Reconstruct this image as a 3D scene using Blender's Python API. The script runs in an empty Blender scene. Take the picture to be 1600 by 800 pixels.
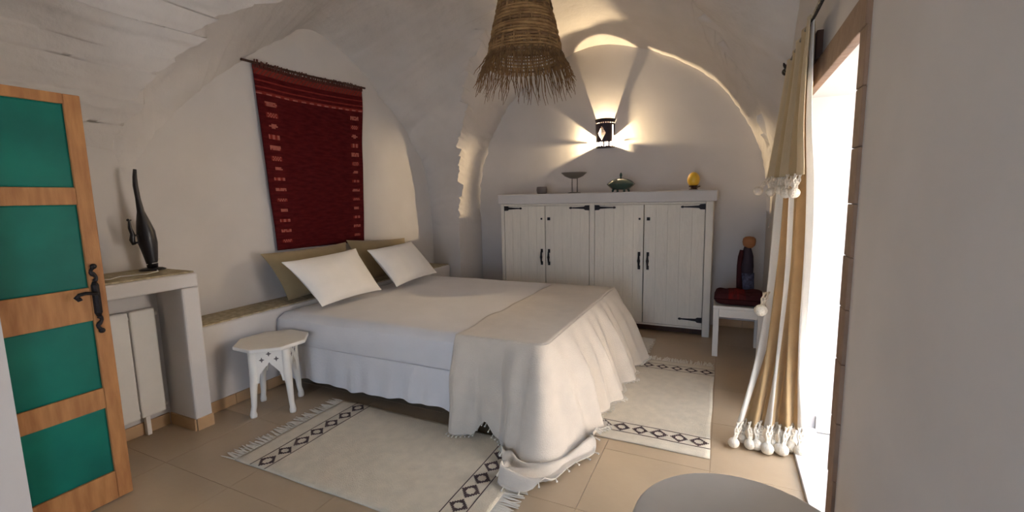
import bpy, bmesh, math, random
from mathutils import Vector, Matrix, noise
random.seed(7)
PI = math.pi
scene = bpy.context.scene
C = scene.collection

# ------------------------------------------------------------------ camera
cam_d = bpy.data.cameras.new('camera'); cam = bpy.data.objects.new('camera', cam_d); C.objects.link(cam)
cam_d.sensor_fit = 'HORIZONTAL'; cam_d.sensor_width = 36.0; cam_d.lens = 701.3 / 1600 * 36.0
cam_d.clip_start = 0.02
R3 = Matrix(((0.9050658638, -0.0358662372, 0.4237562922),
             (0.4247994925, 0.1231760135, -0.8968684747),
             (-0.0200293133, 0.9917364986, 0.1267183644)))
cam.matrix_world = Matrix.Translation((0, 0, 1.55)) @ R3.to_4x4()
scene.camera = cam
# ------------------------------------------------------------------ world, daylight, exposure
world = bpy.data.worlds.new('daylight'); scene.world = world; world.use_nodes = True
bg = world.node_tree.nodes['Background']
bg.inputs[0].default_value = (0.54, 0.72, 1.0, 1); bg.inputs[1].default_value = 7.0
def portal(name, loc, rot, sx, sy):          # light portals: only guide sampling of the sky through the two openings
    l = bpy.data.lights.new(name, 'AREA'); l.shape = 'RECTANGLE'; l.size = sx; l.size_y = sy; l.cycles.is_portal = True
    o = bpy.data.objects.new(name, l); C.objects.link(o); o.location = loc; o.rotation_euler = rot
portal('portal_rear', (-.55, -2.25, 1.05), (PI/2, 0, 0), 1.4, 2.1)       # faces +Y
portal('portal_doorway', (1.2, 2.69, 1.05), (PI/2, 0, PI/2), 1.3, 2.1)  # faces -X
sun_d = bpy.data.lights.new('sun', 'SUN'); sun_d.energy = 50; sun_d.color = (1, .92, .82); sun_d.angle = math.radians(.6)
sun = bpy.data.objects.new('sun', sun_d); C.objects.link(sun)      # high sun over the courtyard; lights the paving outside, not the room floor
sun.rotation_euler = Vector((.50, -.25, -.83)).to_track_quat('-Z', 'Y').to_euler()
vs = scene.view_settings
vs.view_transform = 'Standard'; vs.look = 'None'; vs.gamma = 1.0; vs.use_curve_mapping = False
vs.exposure = 0.34

# ------------------------------------------------------------------ materials
MATS = {}
def lin(c):
    return tuple(((v/255)/12.92 if v/255 <= .04045 else ((v/255+.055)/1.055)**2.4) for v in c)
def mat(name, rgb, rough=.8, var=.06, scale=6., bump=0., bscale=20., spec=.3, rgb2=None, metal=0., emit=None, stretch=None, sheen=0.):
    m = bpy.data.materials.new(name); m.use_nodes = True
    nt = m.node_tree; b = nt.nodes['Principled BSDF']
    tc = nt.nodes.new('ShaderNodeTexCoord'); mp = nt.nodes.new('ShaderNodeMapping')
    nt.links.new(tc.outputs['Object'], mp.inputs[0])
    if stretch: mp.inputs['Scale'].default_value = stretch
    n = nt.nodes.new('ShaderNodeTexNoise'); n.inputs['Scale'].default_value = scale; n.inputs['Detail'].default_value = 5
    nt.links.new(mp.outputs[0], n.inputs['Vector'])
    r = nt.nodes.new('ShaderNodeValToRGB')
    a = lin(rgb); c2 = lin(rgb2) if rgb2 else tuple(min(1, v*(1+var)) for v in a)
    c1 = a if rgb2 else tuple(v*(1-var) for v in a)
    r.color_ramp.elements[0].position = .35; r.color_ramp.elements[1].position = .65
    r.color_ramp.elements[0].color = (*c1, 1); r.color_ramp.elements[1].color = (*c2, 1)
    nt.links.new(n.outputs['Fac'], r.inputs[0]); nt.links.new(r.outputs[0], b.inputs['Base Color'])
    b.inputs['Roughness'].default_value = rough; b.inputs['Specular IOR Level'].default_value = spec; b.inputs['Metallic'].default_value = metal
    if sheen: b.inputs['Sheen Weight'].default_value = sheen
    if bump:
        n2 = nt.nodes.new('ShaderNodeTexNoise'); n2.inputs['Scale'].default_value = bscale; n2.inputs['Detail'].default_value = 6
        nt.links.new(mp.outputs[0], n2.inputs['Vector'])
        bp = nt.nodes.new('ShaderNodeBump'); bp.inputs['Strength'].default_value = bump; bp.inputs['Distance'].default_value = .02
        nt.links.new(n2.outputs['Fac'], bp.inputs['Height']); nt.links.new(bp.outputs[0], b.inputs['Normal'])
    if emit:
        b.inputs['Emission Color'].default_value = (*emit[0], 1); b.inputs['Emission Strength'].default_value = emit[1]
    MATS[name] = m; return m
mat('plaster', (205, 199, 194), .9, .03, 2.5, .22, 4., .15)
mat('vault_plaster', (205, 199, 194), .9, .04, 3., .6, 9., .15)
mat('tile', (180, 157, 128), .33, .05, 3., .04, 30., .5)
mat('grout', (148, 124, 98), .9, .05, 8.)
mat('skirting', (188, 152, 112), .5, .08, 6., .05, 20., .35)
mat('white_wood', (222, 213, 198), .55, .03, 8., .15, 30., .35, stretch=(4, 4, .6))
mat('white_paint', (230, 224, 214), .5, .02, 8., .08, 20., .35)
mat('cool_white', (228, 226, 226), .6, .02, 8.)
mat('iron', (38, 33, 34), .5, .2, 20., .3, 60., .5, metal=.6)
mat('door_wood', (178, 126, 76), .55, .0, 5., .1, 30., .3, rgb2=(156, 104, 62), stretch=(6, 6, 1))
mat('door_green', (6, 108, 92), .5, .0, 3., .05, 10., .2, rgb2=(4, 92, 80))
mat('stone_top', (150, 136, 104), .6, .0, 25., .2, 40., .35, rgb2=(186, 170, 138))
mat('frame_stone', (136, 110, 90), .75, .1, 8., .3, 25., .3)
mat('marble', (212, 206, 200), .35, .04, 5., .03, 10., .4)
mat('linen', (228, 221, 212), .9, .02, 12., .15, 120., .1, sheen=.2)
mat('sheet', (222, 218, 216), .9, .02, 5., .12, 60., .1, sheen=.2)
mat('pillow_white', (232, 226, 218), .9, .02, 8., .1, 90., .1, sheen=.2)
mat('pillow_olive', (150, 132, 100), .9, .05, 8., .1, 90., .1, sheen=.2)
mat('throw_cotton', (206, 194, 178), .92, .03, 10., .25, 140., .1, sheen=.3)
mat('rug_wool', (214, 200, 176), .95, .05, 14., .4, 160., .05, sheen=.2)
mat('rug_fringe', (222, 214, 200), .95, .04, 20.)
mat('rug_dark', (84, 68, 66), .95, .15, 30.)
mat('kilim_red', (88, 26, 27), .95, .0, 9., .4, 150., .05, rgb2=(70, 18, 21), stretch=(1, 1, 5))
mat('kilim_stripe', (124, 46, 40), .95, .15, 30., .3, 150., .05)
mat('kilim_motif', (158, 92, 80), .95, .15, 40., .3, 150., .05)
mat('kilim_fringe', (86, 48, 40), .95, .2, 40.)
mat('dark_wood', (66, 40, 26), .6, .2, 10., .1, 30., .3)
mat('bronze', (26, 23, 27), .38, .2, 10., .1, 30., .5)
mat('straw', (160, 126, 84), .85, .0, 14., .2, 60., .2, rgb2=(122, 92, 60))
mat('straw_dark', (116, 88, 60), .85, .2, 20., .2, 60., .2)
mat('curtain_tan', (190, 162, 120), .9, .05, 10., .2, 120., .1, sheen=.2)
mat('curtain_cream', (210, 192, 158), .9, .03, 10., .2, 120., .1, sheen=.2)
mat('curtain_sand', (200, 176, 134), .9, .05, 10., .2, 120., .1, sheen=.2)
mat('curtain_white', (232, 228, 220), .9, .02, 10., .2, 120., .1, sheen=.2)
mat('pompom', (230, 218, 198), .95, .06, 60., .6, 200., .05)
mat('knot_brown', (150, 112, 72), .9, .1, 40.)
mat('glaze_green', (58, 78, 70), .2, .15, 6., .02, 8., .5)
mat('grey_clay', (112, 102, 98), .6, .08, 10.)
mat('pewter', (116, 110, 104), .4, .06, 10., .05, 30., .5, metal=.3)
mat('egg_yellow', (228, 184, 56), .4, .0, 5., .02, 10., .5, rgb2=(212, 156, 40))
mat('cushion_red', (112, 32, 30), .95, .0, 7., .2, 90., .05, rgb2=(66, 30, 30), stretch=(5, 1, 1))
mat('cushion_dark', (64, 32, 34), .95, .15, 20., .2, 90., .05)
mat('tan_skin', (150, 96, 58), .6, .1, 10.)
mat('figure_dark', (48, 36, 44), .7, .2, 12.)
mat('figure_blue', (92, 92, 112), .8, .0, 26., rgb2=(50, 46, 58))
mat('cord_white', (225, 222, 215), .5, .02)
mat('sconce_dark', (48, 34, 44), .5, .2, 30., .1, 40., .4, metal=.2)
mat('bulb', (255, 250, 235), .4, .0, emit=((1, .82, .55), 90.))
mat('table_grey', (204, 196, 184), .55, .03, 6., .05, 20., .3)
mat('court_floor', (206, 200, 192), .8, .06, 6.)

for _n in ('curtain_tan', 'curtain_cream', 'curtain_sand', 'curtain_white'):     # thin cloth lets some daylight through
    _t = MATS[_n].node_tree; _b = _t.nodes['Principled BSDF']; _o = _t.nodes['Material Output']
    _tr = _t.nodes.new('ShaderNodeBsdfTranslucent'); _mx = _t.nodes.new('ShaderNodeMixShader'); _mx.inputs[0].default_value = .35
    _t.links.new(_b.inputs['Base Color'].links[0].from_socket, _tr.inputs['Color'])
    _t.links.new(_b.outputs[0], _mx.inputs[1]); _t.links.new(_tr.outputs[0], _mx.inputs[2]); _t.links.new(_mx.outputs[0], _o.inputs['Surface'])

# ------------------------------------------------------------------ helpers
def tag(o, label=None, cat=None, group=None, kind=None):
    if label: o['label'] = label
    if cat: o['category'] = cat
    if group: o['group'] = group
    if kind: o['kind'] = kind
    return o
class MB:
    """collects shapes in world coordinates; build() links them as ONE mesh object"""
    def __init__(s): s.v = []; s.f = []; s.mi = []; s.cur = 0
    def add(s, vs_, fs_):
        b = len(s.v); s.v += [tuple(p) for p in vs_]
        for f in fs_: s.f.append(tuple(i+b for i in f)); s.mi.append(s.cur)
        return s
    def box(s, x0, x1, y0, y1, z0, z1, M=None):
        p = [(x, y, z) for z in (z0, z1) for y in (y0, y1) for x in (x0, x1)]
        if M: p = [M @ Vector(q) for q in p]
        return s.add(p, [(0,2,3,1),(4,5,7,6),(0,1,5,4),(1,3,7,5),(3,2,6,7),(2,0,4,6)])
    def prism(s, poly, fn, d0, d1):
        """poly = 2D outline, fn(u,v,d) -> 3D"""
        n = len(poly); p = [fn(u, v, d0) for u, v in poly] + [fn(u, v, d1) for u, v in poly]
        f = [tuple(range(n-1, -1, -1)), tuple(range(n, 2*n))] + [(i, (i+1) % n, n+(i+1) % n, n+i) for i in range(n)]
        return s.add(p, f)
    def tube(s, pts, r, n=8, cap=True, flat=None):
        pts = [Vector(p) for p in pts]; rs = r if isinstance(r, (list, tuple)) else [r]*len(pts)
        V = []; F = []; up = None
        for i, p in enumerate(pts):
            t = (pts[min(i+1, len(pts)-1)] - pts[max(i-1, 0)]).normalized()
            if up is None:
                up = Vector((0, 0, 1)) if abs(t.z) < .9 else Vector((1, 0, 0))
            a = t.cross(up).normalized(); b = a.cross(t).normalized(); up = b
            for k in range(n):
                q = 2*PI*k/n; V.append(p + (a*math.cos(q) + b*math.sin(q)*(flat or 1))*rs[i])
        for i in range(len(pts)-1):
            for k in range(n): F.append((i*n+k, i*n+(k+1) % n, (i+1)*n+(k+1) % n, (i+1)*n+k))
        if cap: F.append(tuple(range(n-1, -1, -1))); F.append(tuple(range((len(pts)-1)*n, len(pts)*n)))
        return s.add(V, F)
    def lathe(s, prof, c, n=24, M=None, sx=1, sy=1):
        V = []; F = []
        for r, z in prof:
            for k in range(n):
                q = 2*PI*k/n; V.append((c[0]+r*sx*math.cos(q), c[1]+r*sy*math.sin(q), c[2]+z))
        for i in range(len(prof)-1):
            for k in range(n): F.append((i*n+k, i*n+(k+1) % n, (i+1)*n+(k+1) % n, (i+1)*n+k))
        F.append(tuple(range(n-1, -1, -1))); F.append(tuple(range((len(prof)-1)*n, len(prof)*n)))
        if M: V = [M @ Vector(p) for p in V]
        return s.add(V, F)
    def ball(s, c, r, n=10, m=7, sz=1.):
        prof = [(max(1e-4, r*math.sin(PI*i/m)), -r*sz*math.cos(PI*i/m)) for i in range(m+1)]
        return s.lathe(prof, c, n)
    def grid(s, fn, nu, nv, mi=None):
        V = [fn(i/nu, j/nv) for j in range(nv+1) for i in range(nu+1)]; b = len(s.v); s.v += [tuple(p) for p in V]
        for j in range(nv):
            for i in range(nu):
                a = b + j*(nu+1)+i; s.f.append((a, a+1, a+nu+2, a+nu+1)); s.mi.append(mi((i+.5)/nu, (j+.5)/nv) if mi else s.cur)
        return s
    def build(s, name, m, parent=None, smooth=False, bevel=0., solid=0., loc=None, seg=2):
        o0 = Vector(loc) if loc is not None else (parent.matrix_world.translation if parent else Vector((0, 0, 0)))
        if parent is not None: o0 = worldloc(parent)
        me = bpy.data.meshes.new(name); me.from_pydata([tuple(Vector(p)-o0) for p in s.v], [], s.f)
        for mm in (m if isinstance(m, (list, tuple)) else [m]): me.materials.append(MATS[mm])
        me.polygons.foreach_set('material_index', s.mi)
        bm = bmesh.new(); bm.from_mesh(me); bmesh.ops.recalc_face_normals(bm, faces=bm.faces); bm.to_mesh(me); bm.free()
        if smooth: me.polygons.foreach_set('use_smooth', [True]*len(me.polygons))
        o = bpy.data.objects.new(name, me); C.objects.link(o)
        if parent is not None: o.parent = parent
        else: o.location = o0
        if solid:
            q = o.modifiers.new('solid', 'SOLIDIFY'); q.thickness = solid; q.offset = 0
        if bevel:
            q = o.modifiers.new('bevel', 'BEVEL'); q.width = bevel; q.segments = seg; q.limit_method = 'ANGLE'
        return o
def worldloc(o):
    p = Vector((0, 0, 0))
    while o is not None: p = p + Vector(o.location); o = o.parent
    return p
def thing(name, label, cat, loc, group=None):
    o = bpy.data.objects.new(name, None); C.objects.link(o); o.location = loc; o.empty_display_size = .1
    return tag(o, label, cat, group)
def struct(name, label, cat, mb, m, **k):
    o = mb.build(name, m, **k); return tag(o, label, cat, kind='structure')
def lerp(a, b, t): return a+(b-a)*t
def V3(*a): return Vector(a)
def spline(pts, n, nxt=None):
    """centripetal-ish Catmull-Rom through pts, resampled to n+1 points by arc length"""
    P = [Vector(p) for p in pts]; P = [P[0]*2-P[1]] + P + [Vector(nxt) if nxt else P[-1]*2-P[-2]]; D = []
    for i in range(1, len(P)-2):
        for k in range(24):
            t = k/24; a, b, c, d = P[i-1], P[i], P[i+1], P[i+2]
            D.append(.5*((2*b) + (c-a)*t + (2*a-5*b+4*c-d)*t*t + (3*b-a-3*c+d)*t**3))
    D.append(P[-2]); L = [0.]
    for i in range(1, len(D)): L.append(L[-1]+(D[i]-D[i-1]).length)
    out = []; j = 0
    for k in range(n+1):
        s = L[-1]*k/n
        while j < len(D)-2 and L[j+1] < s: j += 1
        q = (s-L[j])/max(1e-9, L[j+1]-L[j]); out.append(D[j].lerp(D[j+1], min(1, max(0, q))))
    return out
def hnoise(x, y=0., z=0.): return noise.noise(Vector((x, y, z)))

# ================================================================== the room
XL, XR, YB, YR = -3.75, .43, 5.75, -2.2          # left wall, right wall, back wall, rear wall
# ---- floor: grout bed + tiles
fl = struct('floor', 'beige tiled floor of the bedroom', 'floor', MB().box(XL-.1, XR, YR, YB+.1, -.12, -.006), 'grout')
TS = .60; tile_me = {}
x = -.62 - TS*6
while x < XR:
    y = YR
    while y < YB:
        x0, x1, y0, y1 = max(x, XL-.1)+.0012, min(x+TS, XR)-.0012, y+.0012, min(y+TS, YB+.1)-.0012
        if x1-x0 > .02:
            key = (round(x1-x0, 3), round(y1-y0, 3))
            if key not in tile_me:
                t = MB().box(0, key[0], 0, key[1], -.012, 0).build('tile', 'tile', bevel=.0); tile_me[key] = t.data; C.objects.unlink(t); bpy.data.objects.remove(t)
            o = bpy.data.objects.new('tile', tile_me[key]); C.objects.link(o); o.parent = fl; o.location = (x0, y0, random.uniform(-.0008, 0))
        y += TS
    x += TS
# ---- walls
struct('wall_left', 'white plastered wall behind the bed head', 'wall', MB().box(XL-.3, XL, YR, YB+.3, 0, 4.3), 'plaster')
struct('wall_back', 'white plastered wall behind the wardrobe', 'wall', MB().box(XL, XR+.72, YB, YB+.3, 0, 4.3), 'plaster')
wr = MB(); D0, D1, DH, TH = 2.06, 3.34, 2.12, .72
wr.box(XR, XR+TH, YR, D0, 0, 4.3); wr.box(XR, XR+TH, D1, YB, 0, 4.3); wr.box(XR, XR+TH, D0, D1, DH, 4.3)
struct('wall_right', 'thick white plastered wall with an open doorway', 'wall', wr, 'plaster')
struct('wall_near', 'white plastered pier at the entrance beside the green door', 'wall', MB().box(XL, -2.912, YR, .763, 0, 3.0).box(-2.912, -2.852, YR, .575, 0, 3.0).box(-2.852, -2.80, YR, .763, 0, 3.0).box(-2.912, -2.852, .575, .763, 2.10, 3.0), 'plaster')
wq = MB(); wq.box(-2.8, -1.25, YR-.3, YR, 0, 4.3); wq.box(.15, XR+TH, YR-.3, YR, 0, 4.3); wq.box(-1.25, .15, YR-.3, YR, 2.1, 4.3); wq.box(XL-.3, -2.8, YR-.3, YR, 0, 4.3)
struct('wall_rear', 'white plastered wall with the entrance opening', 'wall', wq, 'plaster')
pier = MB().prism([(-3.2, 5.14), (-3.2, YB), (XL, YB), (XL, 5.31)], lambda u, v, d: (u, v, d), 0, 1.22)
struct('wall_corner', 'white plastered corner pier under the vault', 'wall', pier, 'plaster')
# ---- groin vault: four ruled webs between ragged groin creases and the wall arches
O = (-1.4, 3.42, 3.75)
NL = [(XL, 1.66, 1.93), (-3.58, 1.755, 2.22), (-3.49, 1.824, 2.407), (-3.373, 1.914, 2.557), (-3.26, 2.0, 2.66), (-3.11, 2.117, 2.80), (-2.965, 2.23, 2.88), (-2.86, 2.31, 2.95), (-2.4, 2.66, 3.3), (-1.9, 3.05, 3.6), O]
BL = [(-3.2, 5.14, 1.2), (-3.2, 5.14, 1.6), (-3.15, 5.09, 1.98), (-3.05, 5.0, 2.35), (-2.85, 4.8, 2.75), (-2.65, 4.6, 3.02), (-2.44, 4.4, 3.22), (-2.19, 4.16, 3.38), (-1.8, 3.8, 3.6), O]
BR = [(XR, 5.4, 1.2), (XR, 5.39, 1.89), (.341, 5.27, 2.2), (.27, 5.19, 2.44), (.116, 5.03, 2.64), (0, 4.9, 2.80), (-.145, 4.746, 3.02), (-.28, 4.6, 3.2), (-.6, 4.25, 3.45), (-1, 3.85, 3.63), O]
NR = [(XR, 1.66, 2.5), (.3, 1.8, 2.75), (.1, 2.0, 2.95), (-.2, 2.3, 3.2), (-.7, 2.8, 3.5), O]
LL1 = [(XL, y, z) for y, z in [(1.70, 1.75), (1.85, 1.96), (2.03, 2.19), (2.16, 2.35), (2.34, 2.51), (2.63, 2.75), (3.05, 3.05), (3.43, 3.24)]]
LL2 = [(XL, y, z) for y, z in [(5.31, 1.2), (5.24, 1.71), (5.13, 2.04), (4.93, 2.3), (4.72, 2.53), (4.36, 2.79), (4.03, 3.03), (3.43, 3.24)]]
LB1 = [(x, YB, z) for x, z in [(-3.2, 1.2), (-3.2, 1.8), (-2.956, 2.458), (-2.62, 2.9), (-1.93, 3.31), (-1.35, 3.40)]]
LB2 = [(x, YB, z) for x, z in [(XR, 1.2), (XR, 1.71), (.28, 2.17), (-.12, 2.79), (-.61, 3.14), (-1.35, 3.40)]]
LR1 = [(XR, y, z) for y, z in [(5.4, 1.2), (5.35, 1.75), (5.1, 2.05), (4.7, 2.32), (4.19, 2.63), (3.9, 2.89), (3.5, 3.15), (3.3, 3.25)]]
LR2 = [(XR, y, z) for y, z in [(1.66, 2.5), (2.2, 2.8), (2.8, 3.1), (3.3, 3.25)]]
NN = 260
def ragged(pts, amp, course, seed, dirv=(1, 0, 0)):
    """(smooth crease, ragged offsets along x): every masonry course steps in or out a little"""
    P = spline(pts, NN); J = []; s = 0.
    rnd = random.Random(seed); offs = [rnd.uniform(-.7, .9) for _ in range(200)]; wid = [rnd.uniform(.55, 1.45) for _ in range(200)]
    st = [0.]
    for w in wid: st.append(st[-1]+w*course)
    j = 0
    for i, p in enumerate(P):
        if i: s += (p-P[i-1]).length
        while st[j+1] < s: j += 1
        fr = (s-st[j])/(st[j+1]-st[j]); w = min(1, fr/.14)
        j_ = lerp(offs[j-1] if j else 0, offs[j], w) + .5*(fr-.5)*min(1, (1-fr)/.1) + .22*hnoise(s*23, seed)
        env = min(1, i/10)*min(1, (NN-i)/60)
        J.append(Vector(dirv)*(amp*j_*env) + Vector((0, 0, .014*env*hnoise(s*15, seed+3))))
    return P, J
cNL, cBL, cBR, cNR = ragged(NL, .11, .19, 3, (.25, 1, .25)), ragged(BL, .085, .17, 11), ragged(BR, -.075, .17, 21), ragged(NR, -.04, .16, 31)
vb = MB()
def web(crease, wall_curve, rough=.012, nt_=36, fade=.2, nxt=None, ax=0, sd=0, lip=(0, 0, 0), bow=0.):
    S, J = crease
    W = wall_curve if len(wall_curve) == NN+1 else spline(wall_curve, NN, nxt)
    if nxt:
        W2 = []
        for i, p in enumerate(W):
            e = min(1, i/25)*min(1, (NN-i)/25); q = p.copy(); q[ax] += e*(.035*hnoise(p.z*4+sd, p[ax]*4) + .02*hnoise(p.z*13+sd, p[ax]*11)); W2.append(q)
        W = W2
    def fn(u, v):
        i = round(u*NN); v = v**1.5; p = S[i].lerp(W[i], v); k = max(0, 1-v/fade)**1.5
        e = min(1, v*8)*min(1, (1-v)*8)*rough
        env = min(1, i/25)*min(1, (NN-i)/90)
        p = p + Vector(lip)*(1-v)*min(1, v/.02)*env + Vector((0, 0, bow*4*v*(1-v)*env))
        return p + J[i]*k + Vector((e*hnoise(p.x*3, p.y*3, p.z*3), e*hnoise(p.x*3+9, p.y*3, p.z*3), e*hnoise(p.x*3, p.y*3+5, p.z*3)))
    vb.grid(fn, NN, nt_)
web(cNL, LL1, nxt=LL2[-2], ax=1, sd=1, lip=(-.05, .06, .26), bow=.08); web(cBL, LL2, nxt=LL1[-2], ax=1, sd=2, bow=.04)
web(cBL, LB1, fade=.3, nxt=LB2[-2], ax=0, sd=3); web(cBR, LB2, fade=.4, nxt=LB1[-2], ax=0, sd=4)
web(cBR, LR1, nxt=LR2[-2], ax=1, sd=5); web(cNR, LR2, nxt=LR1[-2], ax=1, sd=6)
near_l = [Vector((p.x, YR, p.z)) for p in cNL[0]]; near_r = [Vector((p.x, YR, p.z)) for p in cNR[0]]
web(cNL, near_l, .04, 80, 1.0); web(cNR, near_r, .04, 80, 1.)
ce = vb.build('ceiling', 'vault_plaster', smooth=True); tag(ce, 'white plastered groin vault with ragged stone edges', 'ceiling', kind='structure')
# close the roof over the springings left and right of the near barrel
# ---- doorway: jamb of stone blocks, head, threshold, outside step
fr = thing('trim_1', 'brown stone frame around the open doorway', 'door frame', (XR, D0, 0)); fr['kind'] = 'structure'
z = 0.; k = 0
while z < DH:
    h = min(.19 + .05*random.random(), DH-z); h = DH-z if DH-z-h < .08 else h
    MB().box(XR-.012-.004*random.random(), XR+.02, D0-.085, D0+.004, z+.0012, z+h-.0012).build('stone_block', 'frame_stone', fr, bevel=.003)
    z += h
MB().box(XR-.018, XR+.02, D0-.085, D1+.085, DH-.006, DH+.115).build('lintel', 'frame_stone', fr, bevel=.004)
MB().box(XR-.03, XR+.06, D1-.46, D1-.30, DH+.115, DH+.26).build('shadow_block', 'dark_wood', fr, bevel=.006)  # dark block added for a strip taken to be the curtain's shadow
struct('trim_2', 'pale marble threshold of the doorway', 'threshold', MB().box(XR, XR+.16, D0, D1, -.1, .022), 'marble', bevel=.004)
struct('floor_outside', 'pale paving beyond the doorway threshold', 'floor', MB().box(XR+.16, 9, -3, 9, -.12, -.005), 'court_floor')
struct('wall_bounce', 'unseen pale wall added to bounce sunlight through the doorway', 'wall', MB().box(5.2, 5.5, -4, 10, 0, 4.2), 'plaster')  # added out of view, throws sunlight sideways into the room
struct('ground_rear', 'pale paving outside the entrance', 'floor', MB().box(-9, 6, -9, YR-.001, -.12, -.005), 'court_floor')
struct('baseboard_doorway', 'white skirting in the doorway reveal', 'skirting', MB().box(XR+.16, XR+TH, D1-.014, D1, 0, .105), 'marble', bevel=.003)
struct('ceiling_roof', 'flat roof slab above the vault', 'roof', MB().box(XL-.3, XR+TH, YR-.3, YB+.3, 4.3, 4.5), 'plaster')
# ---- skirting tiles
def skirting(name, label, pts_fn, L, step, h=.085):
    b = struct(name, label, 'skirting', MB().box(*pts_fn(0, L, .004), 0, h-.004), 'grout'); a = 0.
    while a < L-.01:
        e = min(a+step, L); MB().box(*pts_fn(a+.002, e-.002, .012), 0.001, h).build('tile', 'skirting', b, bevel=.002); a = e
skirting('baseboard_left', 'beige tile skirting under the plaster ledge', lambda a, b, t: (-3.41, -3.41+t, 1.825+a, 1.825+b), .8, .27)
skirting('baseboard_back', 'beige tile skirting along the back wall beside the wardrobe', lambda a, b, t: (-.06+a, -.06+b, YB-t, YB), .48, .3)
skirting('baseboard_right', 'beige tile skirting on the right wall behind the curtain', lambda a, b, t: (XR-t, XR, 3.45+a, 3.45+b), 2.25, .3)

# ---- door_1: open leaf with green panels
dr = thing('door_1', 'open wooden door with green panels and black iron handle', 'door', (-2.86, .77, 0)); dr['kind'] = 'structure'
DX = -2.86; T = .042
def dbox(y0, y1, z0, z1, x0=DX-T, x1=DX): return MB().box(x0, x1, y0, y1, z0, z1)
dbox(1.097, 1.162, .012, 2.088).build('stile', 'door_wood', dr, bevel=.004)
dbox(.582, .65, .012, 2.088).build('stile', 'door_wood', dr, bevel=.004)
rails = [(.012, .165), (.517, .625), (.982, 1.15), (1.563, 1.646), (2.04, 2.088)]
for a, b in rails: dbox(.65, 1.097, a, b, x1=DX-.001).build('rail', 'door_wood', dr, bevel=.003)
for (a, b), (c_, d_) in zip(rails[:-1], rails[1:]):
    pn = MB(); y0, y1, z0, z1 = .646, 1.101, b-.004, c_+.004
    pn.box(DX-.030, DX-.016, y0, y1, z0, z1)
    def bev(u, v, d): return (d, u, v)
    q = .012
    pn.add([(DX-.016, y0, z0), (DX-.016, y1, z0), (DX-.016, y1, z1), (DX-.016, y0, z1), (DX-.013, y0+q, z0+q), (DX-.013, y1-q, z0+q), (DX-.013, y1-q, z1-q), (DX-.013, y0+q, z1-q)],
           [(4, 5, 6, 7), (0, 1, 5, 4), (1, 2, 6, 5), (2, 3, 7, 6), (3, 0, 4, 7)])
    pn.build('panel', 'door_green', dr, bevel=.003)
hd = MB().tube([(DX+.004, 1.117, 1.18), (DX+.006, 1.117, 1.16), (DX+.006, 1.117, 1.02), (DX+.004, 1.117, 1.0)], [.008, .017, .017, .008], 8).build('handle', 'iron', dr)
hp = MB()
for sg, zc in ((1, 1.18), (-1, 1.0)):
    pts = [(DX+.006, 1.117 + .010*math.sin(t*7), zc + sg*.075*t) for t in [i/8 for i in range(9)]]
    hp.tube(pts, [.012, .009, .007, .009, .012, .010, .008, .009, .011], 8); hp.ball((DX+.008, 1.12, zc+sg*.075), .014)
hp.build('scroll', 'iron', hd, smooth=True)
MB().tube([(DX+.01, 1.115, 1.118), (DX+.04, 1.108, 1.12), (DX+.05, 1.09, 1.126), (DX+.05, 1.06, 1.132), (DX+.05, 1.035, 1.128), (DX+.05, 1.022, 1.115), (DX+.05, 1.03, 1.105), (DX+.05, 1.04, 1.11)], [.009, .009, .008, .008, .009, .010, .010, .011], 8).build('lever', 'iron', hd, smooth=True)

# ---- masonry: radiator niche and ledge along the left wall
mn = thing('radiator_niche', 'white plastered shelf surround built over the radiator, stone topped', 'shelf', (-3.45, 1.35, 0))
MB().box(XL+.001, -3.24, 1.712, 1.823, 0, 1.0).build('post', 'plaster', mn, bevel=.012)
MB().box(XL+.001, -3.24, .765, .86, 0, 1.0).build('post', 'plaster', mn, bevel=.012)
MB().box(XL+.001, -3.24, .765, 1.823, 1.0, 1.095).build('beam', 'plaster', mn, bevel=.012)
MB().box(XL+.005, -3.255, .77, 1.81, 1.095, 1.106).build('stone_top', 'stone_top', mn, bevel=.003)
MB().box(XL+.001, -3.545, .86, 1.712, 0, 1.0).build('niche_back', 'plaster', mn)
MB().box(-3.545, -3.531, .86, 1.70, 0, .085).build('skirting_tile', 'skirting', mn, bevel=.003)
MB().box(-3.24, -3.228, 1.712, 1.823, 0, .085).build('skirting_tile', 'skirting', mn, bevel=.003)
MB().box(-3.531, -3.24, 1.700, 1.712, 0, .085).build('skirting_tile', 'skirting', mn, bevel=.003)
lg = thing('plaster_ledge', 'long white plaster ledge with stone top behind the bed head', 'ledge', (-3.58, 3.5, 0))
MB().box(XL+.001, -3.41, 1.824, 5.2, 0, .66).build('body', 'plaster', lg, bevel=.015)
MB().box(XL+.004, -3.425, 1.826, 5.19, .66, .672).build('stone_top', 'stone_top', lg, bevel=.003)
rd = thing('radiator', 'white panel radiator inside the plaster niche', 'radiator', (-3.52, 1.3, .12))
for i in range(5):
    y0 = .90 + i*.154
    MB().box(-3.535, -3.485, y0, y0+.148, .13, .865).build('section', 'white_paint', rd, bevel=.010)
for zz in (.17, .82): MB().tube([(-3.512, .885, zz), (-3.512, 1.68, zz)], .014, 8).build('header_pipe', 'white_paint', rd)
for yy in (.98, 1.54): MB().box(-3.528, -3.495, yy, yy+.025, 0, .13).build('foot', 'white_paint', rd)
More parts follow.
